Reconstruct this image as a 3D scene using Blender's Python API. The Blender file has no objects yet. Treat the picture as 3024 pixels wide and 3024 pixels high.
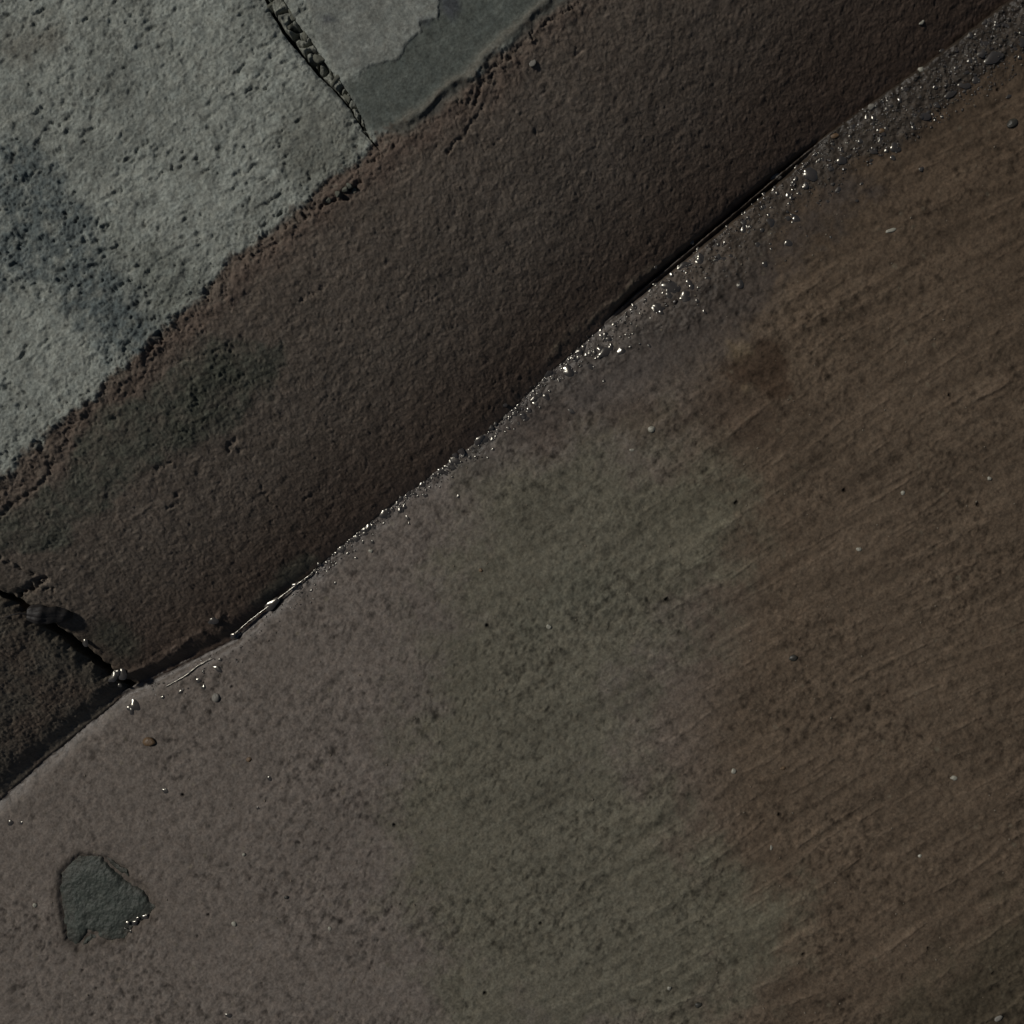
import bpy, math, random
import numpy as np
from mathutils import Matrix

scene = bpy.context.scene
C = scene.collection
random.seed(7)
rng = np.random.default_rng(11)

# ---------------------------------------------------------------- camera
CAM = np.array([0.0, -0.1086, 1.15])
LENS = 1.15                                   # focal length in frame widths
def rot(tx, ty, rz):
    cx, sx, cy, sy, cz, sz = math.cos(tx), math.sin(tx), math.cos(ty), math.sin(ty), math.cos(rz), math.sin(rz)
    Rz = np.array([[cz, -sz, 0], [sz, cz, 0], [0, 0, 1]])
    Rx = np.array([[1, 0, 0], [0, cx, -sx], [0, sx, cx]])
    Ry = np.array([[cy, 0, sy], [0, 1, 0], [-sy, 0, cy]])
    return Ry @ Rx @ Rz
RM = rot(0.0185, 0.0811, -0.6697)
cam = bpy.data.cameras.new('camera')
cam.sensor_width = 36
cam.lens = 36 * LENS
cam.clip_start = 0.01
cam.clip_end = 500
camo = bpy.data.objects.new('camera', cam)
C.objects.link(camo)
m = Matrix([list(RM[0]) + [CAM[0]], list(RM[1]) + [CAM[1]], list(RM[2]) + [CAM[2]], [0, 0, 0, 1]])
camo.matrix_world = m
scene.camera = camo

# ---------------------------------------------------------------- sky, sun, exposure
SUN_AZ = math.atan2(0.90, -0.44)              # towards the lamp, seen from above
SUN_EL = math.radians(47)
w = bpy.data.worlds.new("World")
scene.world = w
w.use_nodes = True
nt = w.node_tree
bg = nt.nodes['Background']
sky = nt.nodes.new('ShaderNodeTexSky')
sky.sky_type = 'NISHITA'
sky.sun_disc = False
sky.sun_elevation = SUN_EL
sky.sun_rotation = math.pi / 2 - SUN_AZ
nt.links.new(sky.outputs[0], bg.inputs[0])
bg.inputs[1].default_value = 0.018
sl = bpy.data.lights.new('sun', 'SUN')
sl.energy = 2.1
sl.angle = math.radians(4)
sl.color = (1.0, 0.965, 0.90)
so = bpy.data.objects.new('sun', sl)
C.objects.link(so)
so.rotation_euler = (0, math.pi / 2 - SUN_EL, SUN_AZ)
vs = scene.view_settings
vs.view_transform = 'Standard'
vs.look = 'None'
vs.exposure = 0.0
vs.gamma = 1

# ---------------------------------------------------------------- noise in metres
def _hash(ix, iy, seed):
    h = (ix.astype(np.uint32) * np.uint32(374761393) + iy.astype(np.uint32) * np.uint32(668265263) + np.uint32(seed * 9176 + 13))
    h ^= h >> np.uint32(13)
    h *= np.uint32(1274126177)
    h ^= h >> np.uint32(16)
    return h
def pn(x, y, seed=0):
    """gradient noise, about -1..1"""
    x0 = np.floor(x); y0 = np.floor(y)
    fx = (x - x0).astype(np.float32); fy = (y - y0).astype(np.float32)
    ix = x0.astype(np.int64) & 0xffffffff; iy = y0.astype(np.int64) & 0xffffffff
    u = fx * fx * fx * (fx * (fx * 6 - 15) + 10); v = fy * fy * fy * (fy * (fy * 6 - 15) + 10)
    def g(dx, dy):
        h = _hash((ix + dx) & 0xffffffff, (iy + dy) & 0xffffffff, seed)
        a = h.astype(np.float32) * np.float32(2 * math.pi / 4294967296)
        return np.cos(a) * (fx - dx) + np.sin(a) * (fy - dy)
    a = g(0, 0) * (1 - u) + g(1, 0) * u
    b = g(0, 1) * (1 - u) + g(1, 1) * u
    return (a * (1 - v) + b * v) * 1.5
def fbm(x, y, size, octaves=4, seed=0, gain=0.5):
    s = 0; amp = 1; tot = 0; f = 1.0 / size
    for o in range(octaves):
        s = s + amp * pn(x * f + 17.3 * o, y * f - 9.1 * o, seed + o)
        tot += amp; amp *= gain; f *= 2.03
    return s / tot
def sst(a, b, x):
    t = np.clip((x - a) / (b - a), 0, 1)
    return t * t * (3 - 2 * t)

# ---------------------------------------------------------------- overall shape of the kerb line
KH, KW, KP = 0.14, 0.222, 1.22
KBACK = 0.62                                  # depth of a kerb stone, front foot to back
def macro(x, y):
    t = np.clip(1 - y / KW, 0, 1)
    face = KH * (1 - t ** KP)
    return np.where(y < 0, 0.0 + 0.012 * np.clip(-y, 0, 3) ** 1.5, face)
def ray(px, py):
    """direction through a point of the picture, px and py in 0..1932"""
    return RM @ np.array([(px / 1932 - .5) / LENS, -(py / 1932 - .5) / LENS, -1.0])
def at(px, py):
    """where the sight line meets the kerb or the road"""
    d = ray(px, py); z = 0.0
    for _ in range(60):
        s = (z - CAM[2]) / d[2]
        X = CAM[0] + d[0] * s; Y = CAM[1] + d[1] * s
        z += 0.7 * (float(macro(np.array(X), np.array(Y))) - z)
    return X, Y
def pts(l):
    return np.array([at(*p) for p in l])

base_px = [(0, 1505), (79, 1432), (230, 1310), (440, 1205), (590, 1078), (720, 968), (900, 838), (1030, 712), (1190, 570), (1352, 436), (1560, 262), (1790, 100), (1932, -10)]
bp = np.array([at(*p) for p in base_px])
# refine on the z = 0 plane
def at0(px, py, z=0.0):
    d = ray(px, py); s = (z - CAM[2]) / d[2]
    return CAM[0] + d[0] * s, CAM[1] + d[1] * s
bp = np.array([at0(*p) for p in base_px])
def base_y(x):
    return np.interp(x, bp[:, 0], bp[:, 1]) * np.where(np.abs(x) < 0.85, 1.0, np.clip(2 - np.abs(x) / 0.85, 0, 1))

def poly_sd(x, y, poly):
    """signed distance to a closed outline, negative inside"""
    out = np.full(x.shape, 1.0, np.float32)
    lo = poly.min(0) - 0.06; hi = poly.max(0) + 0.06
    k = (x > lo[0]) & (x < hi[0]) & (y > lo[1]) & (y < hi[1])
    xs = x[k]; ys = y[k]
    d = np.full(xs.shape, 1e9); ins = np.zeros(xs.shape, bool)
    n = len(poly)
    for i in range(n):
        a = poly[i]; b = poly[(i + 1) % n]; e = b - a
        t = np.clip(((xs - a[0]) * e[0] + (ys - a[1]) * e[1]) / (e @ e + 1e-12), 0, 1)
        d = np.minimum(d, np.hypot(xs - a[0] - t * e[0], ys - a[1] - t * e[1]))
        c = (a[1] > ys) != (b[1] > ys)
        xi = a[0] + (ys - a[1]) * e[0] / (e[1] if abs(e[1]) > 1e-9 else 1e-9)
        ins ^= c & (xs < xi)
    out[k] = np.where(ins, -d, d)
    return out
def line_d(x, y, line):
    out = np.full(x.shape, 1.0, np.float32)
    lo = line.min(0) - 0.03; hi = line.max(0) + 0.03
    k = (x > lo[0]) & (x < hi[0]) & (y > lo[1]) & (y < hi[1])
    xs = x[k]; ys = y[k]
    d = np.full(xs.shape, 1e9)
    for i in range(len(line) - 1):
        a = line[i]; e = line[i + 1] - a
        t = np.clip(((xs - a[0]) * e[0] + (ys - a[1]) * e[1]) / (e @ e + 1e-12), 0, 1)
        d = np.minimum(d, np.hypot(xs - a[0] - t * e[0], ys - a[1] - t * e[1]))
    out[k] = d
    return out

def lin(r, g, b, k=1.0):
    f = lambda c: (c / 255 / 12.92 if c / 255 < .04045 else ((c / 255 + .055) / 1.055) ** 2.4)
    return np.array([f(r), f(g), f(b)]) * k
def paint(col, mask, c):
    return col * (1 - mask[..., None]) + mask[..., None] * c

# R2 turns a crop coordinate of one close look into whole-picture coordinates
def crop(ox, oy, l):
    return [(ox * 1932 / 3024 + a * .3638, oy * 1932 / 3024 + b * .3638) for a, b in l]

# ---------------------------------------------------------------- kerb surface
arris_px = [(-60, 960), (0, 908), (40, 872), (73, 842), (120, 800), (182, 748), (240, 690), (272, 666), (330, 600), (383, 560), (450, 480), (545, 419), (610, 350), (676, 309), (713, 262), (790, 226), (840, 182), (894, 156), (974, 73), (1047, 0), (1110, -60)]
arris = pts(arris_px)
arris = arris[np.argsort(arris[:, 0])]
top_blue = pts(crop(0, 0, [(-60, 640), (0, 680), (200, 760), (400, 1000), (560, 1350), (700, 1500), (830, 1720), (760, 1830), (520, 1850), (440, 1700), (300, 1500), (200, 1450), (0, 1500), (-60, 1500)]))
top_brown = pts(crop(0, 0, [(40, 180), (300, 120), (340, 200), (250, 300), (140, 330), (30, 290)]))
top_damp = pts(crop(0, 0, [(1500, 560), (1700, 520), (1900, 660), (1860, 880), (1700, 980), (1500, 900), (1430, 720)]))
top_low = pts(crop(0, 0, [(560, 1180), (800, 1250), (1000, 1340), (1060, 1480), (950, 1660), (840, 1700), (700, 1500)]))
green_smooth = pts(crop(900, 0, [(330, 370), (480, 310), (560, 215), (620, 170), (640, 80), (700, 0), (720, -60), (1380, -60), (1290, 10), (1150, 110), (900, 330), (720, 500), (560, 620), (380, 650), (300, 600), (250, 450)]))
pale_smooth = pts(crop(900, 0, [(0, -60), (30, 100), (90, 230), (160, 350), (330, 350), (480, 300), (545, 215), (620, 165), (600, 120), (690, 100), (700, 0), (710, -60)]))
violet = [pts(crop(900, 0, p)) for p in ([(690, -40), (700, 60), (760, 110), (810, 50), (800, -40)], [(90, 95), (130, 85), (160, 110), (110, 130)], [(600, 100), (660, 90), (650, 140), (610, 130)])]
face_green = pts(crop(0, 1000, [(960, 60), (1100, 0), (1480, 40), (1430, 220), (1330, 330), (1250, 450), (1050, 530), (850, 620), (700, 720), (600, 820), (400, 1000), (300, 1080), (0, 1150), (-80, 1150), (-80, 960), (50, 890), (230, 800), (400, 600), (500, 400), (800, 260), (900, 150)]))
face_green_dark = pts(crop(0, 1000, [(1060, 60), (1400, 100), (1380, 230), (1290, 340), (1200, 420), (1000, 560), (860, 560), (900, 350), (1000, 200)]))
face_green_low = pts(crop(0, 1000, [(540, 1480), (620, 1480), (700, 1560), (680, 1660), (600, 1660), (480, 1560)]))
face_green_mid = pts(crop(0, 1000, [(1490, 1170), (1600, 1110), (1660, 1140), (1560, 1240), (1400, 1360), (1330, 1370)]))
cracks = [  # (line, width, depth)
    (pts(crop(900, 0, [(1430, 10), (1270, 110), (1170, 190), (1060, 280), (990, 340), (930, 390), (910, 450), (880, 530), (850, 580), (780, 610)])), .0022, .006),
    (pts(crop(900, 0, [(940, 520), (905, 590), (870, 650), (800, 720), (770, 760), (730, 800)])), .0018, .005),
    (pts(crop(900, 0, [(1000, 340), (990, 380), (960, 400)])), .0015, .004),
    (pts(crop(900, 0, [(500, 700), (450, 770), (400, 800), (340, 850)])), .0018, .005),
    (pts(crop(900, 0, [(1440, 240), (1400, 280)])), .0035, .005),
    (pts(crop(900, 0, [(280, 960), (230, 1000), (150, 1045), (60, 1060), (10, 1130)])), .0042, .009),
    (pts(crop(900, 0, [(1230, 680), (1200, 695)])), .0035, .006),
    (pts(crop(900, 0, [(1045, 690), (1020, 730), (930, 780)])), .0016, .003),
    (pts(crop(0, 0, [(1110, 1470), (1060, 1540)])), .003, .008),
    (pts(crop(0, 0, [(1500, 1170), (1420, 1270), (1250, 1350)])), .0015, .003),
    (pts(crop(0, 0, [(1340, 1310), (1310, 1350)])), .002, .004),
    (pts(crop(0, 0, [(1690, 1490), (1620, 1520), (1560, 1560)])), .0022, .004),
    (pts(crop(0, 0, [(835, 1710), (825, 1780), (760, 1830)])), .0022, .006),
    (pts(crop(0, 0, [(490, 505), (550, 440), (620, 350)])), .0016, .003),
    (pts(crop(0, 0, [(630, 810), (690, 770)])), .002, .004),
    (pts(crop(0, 0, [(790, 935), (860, 895), (910, 880), (960, 852)])), .0026, .005),
    (pts(crop(0, 0, [(1000, 830), (1040, 805)])), .0024, .004),
    (pts(crop(0, 0, [(1060, 820), (1100, 780)])), .0018, .003),
    (pts(crop(0, 0, [(800, 805), (840, 790)])), .0024, .004),
    (pts(crop(0, 0, [(1410, 370), (1395, 440)])), .0018, .004),
    (pts(crop(0, 0, [(250, 160), (330, 130), (420, 120), (455, 105)])), .0022, .004),
    (pts(crop(0, 0, [(60, 550), (100, 520), (170, 500), (150, 440)])), .0022, .004),
    (pts(crop(0, 0, [(100, 1290), (160, 1190)])), .005, .007),
    (pts(crop(0, 0, [(330, 1540), (380, 1480)])), .003, .005),
    (pts(crop(0, 0, [(920, 1870), (1040, 1850), (1180, 1800), (1210, 1810)])), .0018, .003),
    (pts(crop(0, 1000, [(265, 640), (255, 690), (230, 740), (150, 810), (60, 860), (0, 930)])), .0024, .006),
    (pts(crop(0, 1000, [(500, 330), (440, 400), (400, 470), (330, 470), (350, 530), (300, 600)])), .0016, .004),
    (pts(crop(0, 1000, [(870, 640), (810, 700)])), .002, .004),
    (pts(crop(0, 1000, [(1230, 520), (1180, 560)])), .0045, .006),
    (pts(crop(0, 1000, [(1230, 570), (1300, 640), (1330, 600)])), .0016, .003),
    (pts(crop(0, 1000, [(610, 430), (590, 420), (640, 400)])), .002, .004),
    (pts(crop(0, 1000, [(945, 790), (930, 850), (870, 880)])), .0022, .004),
    (pts(crop(0, 1000, [(1360, 760), (1420, 870), (1480, 880)])), .0016, .003),
    (pts(crop(0, 1000, [(1440, 930), (1380, 980)])), .002, .003),
    (pts(crop(0, 1000, [(1640, 800), (1590, 840)])), .002, .003),
    (pts(crop(0, 1000, [(0, 1140), (60, 1170), (130, 1210), (230, 1240)])), .003, .005),
    (pts(crop(0, 1000, [(240, 1245), (170, 1270), (110, 1320)])), .005, .012),
    (pts(crop(0, 1000, [(100, 1330), (190, 1300), (270, 1300)])), .003, .008),
]
ledge = pts(crop(900, 0, [(500, 640), (620, 560), (760, 430), (830, 400), (900, 330), (960, 260), (1040, 190), (1140, 130), (1250, 10)]))
face_light = pts(crop(1000, 1000, [(170, 400), (320, 320)]))
foot_lip_r = pts(crop(900, 0, [(1270, 1860), (1350, 1760), (1420, 1700), (1600, 1570), (1700, 1470), (1800, 1390), (1932, 1310), (2060, 1230)]))
foot_lip_l = pts(crop(0, 1000, [(480, 1830), (620, 1740), (800, 1690), (950, 1590), (1100, 1490), (1170, 1440)]))

J1 = 0.0193; J2 = -0.4962                     # the two joints, metres along the kerb
j1l = pts(crop(0, 0, [(1400, -40), (1425, 15), (1495, 135), (1600, 262), (1685, 380), (1755, 455), (1830, 555), (1890, 680)]))
j2l = pts([(-30, 1112), (30, 1135), (75, 1175), (120, 1205), (160, 1240), (200, 1272), (238, 1300)])
j1l = j1l[np.argsort(j1l[:, 1])]; j2l = j2l[np.argsort(j2l[:, 1])]
def joint_x(which, y):
    l = j1l if which == 1 else j2l
    b = np.interp(y, l[:, 1], l[:, 0])
    return b + 0.0022 * fbm(y, y * 0 + which, .016, 4, 60 + which, .65)
def joint_w(which, y):
    """half opening of the joint at that depth"""
    if which == 1:
        return np.interp(y, [KW + .0, KW + .03, KW + .07, KW + .12, .6], [.0, .0022, .0048, .0078, .0085])
    return np.interp(y, [-.01, .004, .02, .08, .12, .15, .25], [.0004, .0012, .0040, .0048, .0034, .003, .003])

def kerb_fields(x, y, which):
    by = base_y(x)
    yy = y - by * np.clip(1 - y / KW, 0, 1)
    z = macro(x, np.maximum(yy, 0)) - np.where(yy < 0, -yy * 2.5, 0)
    wx = x + .004 * fbm(x, y, .02, 3, 5); wy = y + .004 * fbm(x, y, .02, 3, 9)
    ay = np.interp(x, arris[:, 0], arris[:, 1]) + .006 * fbm(x, y, .03, 3, 21) + .0025 * fbm(x, y, .008, 2, 22)
    top = sst(-.0015, .0025, wy - ay)                       # 1 on the pale walking surface
    def soft(poly, s=.004, wob=.007, seed=3):
        return sst(s, -s, poly_sd(x, y, poly) + wob * fbm(x, y, .03, 4, seed, .6))
    mb = soft(top_blue, .012, .03, 31) * sst(-.45, .35, fbm(x, y, .014, 4, 91, .75) + .12); mbr = soft(top_brown, .016, .012, 33)
    md = soft(top_damp, .02, .01, 35) * top; ml = soft(top_low, .014, .02, 36) * top
    mg = sst(.005, -.005, poly_sd(x, y, green_smooth) - .006 + .009 * fbm(x, y, .03, 4, 37, .6)); mp = soft(pale_smooth, .0016, .005, 39)
    mv = np.zeros_like(x)
    for p in violet: mv = np.maximum(mv, soft(p, .004, .006, 41))
    fg = soft(face_green, .006, .02, 43) * (1 - top); fgd = soft(face_green_dark, .012, .02, 45) * (1 - top)
    fl = np.maximum(soft(face_green_low, .01, .012, 47), soft(face_green_mid, .006, .008, 48)) * (1 - top)
    red = np.exp(-((wy - ay + .012 + .012 * fbm(x, y, .05, 2, 49)) / .013) ** 2) * (1 - top) * sst(-.75, -.35, x)
    rag = np.exp(-((wy - ay) / .02) ** 2)                   # broken edge between the two layers
    g3 = fbm(x, y, .09, 3, 51)
    low = sst(.13, .02, yy) * sst(.02, -.05, x * 0 + 0) if False else sst(.12, .0, yy)
    other = 1.0 if which == 'c' else 0.0
    # colour
    col = np.zeros(x.shape + (3,)) + lin(135, 138, 131)
    v = fbm(x, y, .045, 5, 53, .65)
    col = col * (1 + .34 * v[..., None]) * (1 + .22 * g3[..., None]) * (1 - .16 * sst(-.1, .5, fbm(x, y, .045, 3, 221)))[..., None]
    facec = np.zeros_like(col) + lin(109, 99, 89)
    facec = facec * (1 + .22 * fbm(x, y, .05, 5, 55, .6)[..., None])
    facec = paint(facec, low * .78, lin(84, 68, 57))  # redder brown low on the face, with the shadow at its foot painted in
    facec = paint(facec, sst(.0, .5, x + .10 * fbm(x, y, .15, 3, 87) - .7 * yy) * .6, lin(78, 63, 53))  # browner along the row to the right, lamp falloff painted into the colour
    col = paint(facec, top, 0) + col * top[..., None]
    col = paint(col, mbr * .5 * top, lin(94, 86, 75))
    col = paint(col, md * .45, lin(88, 86, 76))
    col = paint(col, ml * .45, lin(84, 87, 80))
    col = paint(col, mb * top * .85, lin(82, 90, 91) * (1 + .0))
    gs = lin(85, 89, 84)
    mgg = mg * sst(.6, .3, mp)
    gsv = gs * (1 + .12 * fbm(x, y, .05, 3, 57)[..., None])
    col = col * (1 - mgg[..., None]) + gsv * mgg[..., None]
    pv = lin(122, 124, 118) * (1 + .22 * fbm(x, y, .02, 4, 59, .6)[..., None])
    col = col * (1 - mp[..., None]) + pv * mp[..., None]
    col = paint(col, mv * .7, lin(66, 68, 74))
    redv = np.interp(x, [-.6, -.25, .05, .2, .3], [.25, .55, .75, .5, .2])
    col = paint(col, red * .55 * redv, lin(90, 71, 63))
    col = paint(col, rag * (1 - top) * .35 * sst(0, .5, v), lin(112, 98, 88))
    spk = sst(.05, .35, fbm(x, y, .012, 4, 223, .75) + .9 * np.exp(-np.abs(wy - ay) / .012) - .62)
    band_ = np.exp(-((wy - ay) / .028) ** 2)
    col = paint(col, band_ * spk * top * .6, lin(84, 72, 63)); col = paint(col, band_ * sst(.1, .4, fbm(x, y, .010, 4, 225, .7)) * (1 - top) * .5, lin(110, 104, 94))
    fg = fg * (.45 + .55 * sst(-.4, .3, fbm(x, y, .02, 4, 227, .7))); fgd = fgd * (.3 + .7 * sst(-.3, .3, fbm(x, y, .018, 4, 229, .7)))
    col = paint(col, fg * .8, lin(88, 90, 80)); col = paint(col, fgd * .6, lin(76, 78, 68))
    col = paint(col, fl * .6, lin(84, 86, 74))
    if which == 'c':
        mm = sst(-.2, .4, fbm(x, y, .06, 4, 61, .6))
        col = paint(col, (1 - top) * .7, lin(108, 102, 90)); col = paint(col, (1 - top) * mm * .5, lin(98, 80, 69))
    # pale sand grains and dark pits in the surface itself
    sp = pn(x / .0045, y / .0045, 63); sp2 = pn(x / .007 + 3, y / .0065, 64)
    col = col * (1 + .30 * np.clip(sp - .35, 0, 1)[..., None] * 2)
    pit = np.clip(sp2 - .30, 0, 1) * 2 * sst(.0, .6, fbm(x, y, .05, 2, 83)) * (.35 + .65 * top)
    mot = fbm(x, y, .0095, 4, 85, .75)
    col = col * np.clip(1 + .60 * mot - .55 * np.clip(mot - .02, 0, 1) * (1 - top), .2, 2)[..., None]
    crumb = np.abs(fbm(x, y, .0075, 3, 89, .7))
    col = col * (1 - .35 * np.clip(pit, 0, 1)[..., None])
    da = math.radians(-8)
    dx_ = x * math.cos(da) + y * math.sin(da) + .003 * mot; dy_ = -x * math.sin(da) + y * math.cos(da) + .003 * mot
    dent = np.clip(pn(dx_ / .0135, dy_ / .0065, 95) - .30, 0, 1) * 2.4 + np.clip(pn(dx_ / .007 + 4, dy_ / .005, 96) - .40, 0, 1) * 2.0
    dent = np.clip(dent, 0, 1) * (.25 + .75 * sst(-.3, .4, fbm(x, y, .05, 3, 97))) * (.45 + .55 * top) * (1 - .9 * np.maximum(mgg, mp))
    lump_ = np.clip(pn(dx_ / .009 + 9, dy_ / .007, 98) - .25, 0, 1) * (.4 + .6 * mb)
    col = col * (1 - .16 * dent[..., None])
    # height
    rough = .45 + .5 * mb + .55 * rag + .28 * fgd + .25 * ml + (.18 if which == 'c' else 0)
    rough = rough * (1 - .80 * np.maximum(mgg, mp)) * (1 - .3 * (1 - top) * (1 - fg) * (1 - rag))
    n1 = fbm(x, y, .013, 4, 65, .62)
    n2 = fbm(wx * .8, wy * 1.3, .03, 3, 67)
    ridge = 1 - np.abs(fbm(wx, wy, .022, 4, 69, .6)) * 2.2
    z = z + .0026 * fbm(x, y, .14, 2, 71) + rough * (.0042 * n1 + .0018 * n2) - rough * .0018 * sst(.90, 1.0, ridge) - .0034 * pit * (.35 + rough) * (1 - np.maximum(mgg, mp))
    z = z - .0030 * dent * (.35 + .65 * top) + .0024 * lump_ * (1 - .9 * np.maximum(mgg, mp))
    z = z + .0010 * rough * np.abs(sp) + .0028 * (rough + .12) * crumb * (1 - .85 * np.maximum(mgg, mp))
    z = z + .0009 * top + .0012 * mp - .0008 * mgg + .0015 * np.exp(-((wy - ay - .004) / .004) ** 2) * rag
    ld = line_d(wx, wy, ledge)
    z = z + .0025 * np.exp(-(ld / .004) ** 2)
    col = paint(col, np.exp(-(ld / .005) ** 2) * .5, lin(112, 106, 96))
    cwx = .006 * fbm(x, y, .011, 4, 73, .8); cwy = .006 * fbm(x, y, .011, 4, 75, .8)
    cvar = .35 + .75 * np.clip(pn(x / .013, y / .013, 77) * 1.1 + .4, 0, 1.1)
    for l, wd, dp in cracks:
        if l[:, 0].max() < x.min() or l[:, 0].min() > x.max(): continue
        d = line_d(x + cwx, y + cwy, l)
        k = np.exp(-(d / (wd * cvar)) ** 3)
        z = z - dp * .6 * k * np.clip(.55 + .9 * pn(x / .005, y / .005, 93), .1, 1)
    for l, h in ((foot_lip_r, .0018), (foot_lip_l, .003)):
        d = line_d(wx, wy, l)
        k = np.exp(-(d / .0034) ** 2) * np.clip(.7 + 1.2 * fbm(x, y, .014, 3, 217), .1, 1.4)
        z = z + h * k * (1 + .6 * n1)
        col = paint(col, k * (.55 if l is foot_lip_r else .35) * np.clip(.6 + fbm(x, y, .008, 3, 99), 0, 1), lin(124, 116, 98) if l is foot_lip_r else lin(112, 98, 88))
    # groove left open at the foot
    gd = np.interp(x, [-.95, -.60, -.50, -.42, -.33, -.27, .10, .16, .30, .34, .5], [.004, .005, .007, .006, .004, .0, .0, .003, .006, .0, .0])
    gw = np.interp(x, [-.95, -.50, -.33, .1, .3], [.013, .0085, .005, .0025, .0028])
    gd = gd + .010 * sst(.08, .13, x) * sst(.37, .31, x); gw = gw + .0014 * sst(.08, .13, x) * sst(.37, .31, x)
    z = z - gd * np.exp(-((yy - gw * .5 - .0012 * fbm(x, y, .02, 3, 235)) / gw) ** 2)
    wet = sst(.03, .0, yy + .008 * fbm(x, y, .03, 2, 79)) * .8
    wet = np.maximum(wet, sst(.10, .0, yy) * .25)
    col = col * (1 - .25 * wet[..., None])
    return z, np.clip(col, .004, .8), wet

def axis(parts):
    a = []
    for lo, hi, step in parts:
        n = max(2, int(round((hi - lo) / step)))
        a.append(np.linspace(lo, hi, n, endpoint=False))
    a.append([parts[-1][1]])
    return np.concatenate(a)

def grid_object(name, X, Y, Z, col, wet, mat, skirt=None):
    ny, nx = X.shape
    V = np.stack([X, Y, Z], -1).reshape(-1, 3).astype(np.float32)
    i = np.arange(ny * nx).reshape(ny, nx)
    q = np.stack([i[:-1, :-1], i[:-1, 1:], i[1:, 1:], i[1:, :-1]], -1).reshape(-1, 4)
    e1 = np.abs(V[q[:, 0]] - V[q[:, 1]]).max(1); e2 = np.abs(V[q[:, 0]] - V[q[:, 3]]).max(1)
    e3 = np.abs(V[q[:, 2]] - V[q[:, 1]]).max(1); e4 = np.abs(V[q[:, 2]] - V[q[:, 3]]).max(1)
    q = q[(np.maximum(e1, e4) > 1e-7) & (np.maximum(e2, e3) > 1e-7)]
    me = bpy.data.meshes.new(name)
    me.vertices.add(len(V)); me.vertices.foreach_set('co', V.ravel())
    me.loops.add(q.size); me.loops.foreach_set('vertex_index', q.ravel().astype(np.int32))
    me.polygons.add(len(q))
    me.polygons.foreach_set('loop_start', (np.arange(len(q)) * 4).astype(np.int32))
    me.polygons.foreach_set('use_smooth', np.ones(len(q), bool))
    me.update(calc_edges=True)
    at_ = me.color_attributes.new('surface', 'FLOAT_COLOR', 'POINT')
    c4 = np.concatenate([col, wet[..., None]], -1).reshape(-1, 4).astype(np.float32)
    at_.data.foreach_set('color', c4.ravel())
    me.materials.append(mat)
    o = bpy.data.objects.new(name, me)
    C.objects.link(o)
    return o

# ---------------------------------------------------------------- materials
def concrete_mat(name, grain=.30, bump=.5, gs=420.0):
    mt = bpy.data.materials.new(name); mt.use_nodes = True
    n = mt.node_tree.nodes; l = mt.node_tree.links
    b = n['Principled BSDF']
    a = n.new('ShaderNodeAttribute'); a.attribute_name = 'surface'
    tc = n.new('ShaderNodeTexCoord')
    nz = n.new('ShaderNodeTexNoise'); nz.inputs['Scale'].default_value = gs; nz.inputs['Detail'].default_value = 5; nz.inputs['Roughness'].default_value = .7
    l.new(tc.outputs['Object'], nz.inputs['Vector'])
    mr = n.new('ShaderNodeMapRange'); mr.inputs['From Min'].default_value = .28; mr.inputs['From Max'].default_value = .72
    mr.inputs['To Min'].default_value = 1 - grain; mr.inputs['To Max'].default_value = 1 + grain
    l.new(nz.outputs['Fac'], mr.inputs['Value'])
    nz2 = n.new('ShaderNodeTexNoise'); nz2.inputs['Scale'].default_value = gs * .33; nz2.inputs['Detail'].default_value = 3
    l.new(tc.outputs['Object'], nz2.inputs['Vector'])
    hue = n.new('ShaderNodeMix'); hue.data_type = 'RGBA'; hue.inputs[6].default_value = (1.04, .99, .95, 1); hue.inputs[7].default_value = (.96, 1.01, 1.04, 1)
    l.new(nz2.outputs['Fac'], hue.inputs[0])
    v = n.new('ShaderNodeVectorMath'); v.operation = 'SCALE'
    l.new(a.outputs['Color'], v.inputs[0]); l.new(mr.outputs[0], v.inputs['Scale'])
    v2 = n.new('ShaderNodeVectorMath'); v2.operation = 'MULTIPLY'
    l.new(v.outputs[0], v2.inputs[0]); l.new(hue.outputs[2], v2.inputs[1])
    l.new(v2.outputs[0], b.inputs['Base Color'])
    rr = n.new('ShaderNodeMapRange'); rr.inputs['To Min'].default_value = .92; rr.inputs['To Max'].default_value = .22
    l.new(a.outputs['Alpha'], rr.inputs['Value']); l.new(rr.outputs[0], b.inputs['Roughness'])
    sr = n.new('ShaderNodeMapRange'); sr.inputs['To Min'].default_value = .12; sr.inputs['To Max'].default_value = .5
    l.new(a.outputs['Alpha'], sr.inputs['Value']); l.new(sr.outputs[0], b.inputs['Specular IOR Level'])
    bm = n.new('ShaderNodeBump'); bm.inputs['Strength'].default_value = bump; bm.inputs['Distance'].default_value = .0012
    l.new(nz.outputs['Fac'], bm.inputs['Height']); l.new(bm.outputs[0], b.inputs['Normal'])
    return mt
M_kerb = concrete_mat('kerb_concrete', .40, .75, 400)
M_road = concrete_mat('road_concrete', .38, .55, 430)

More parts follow.
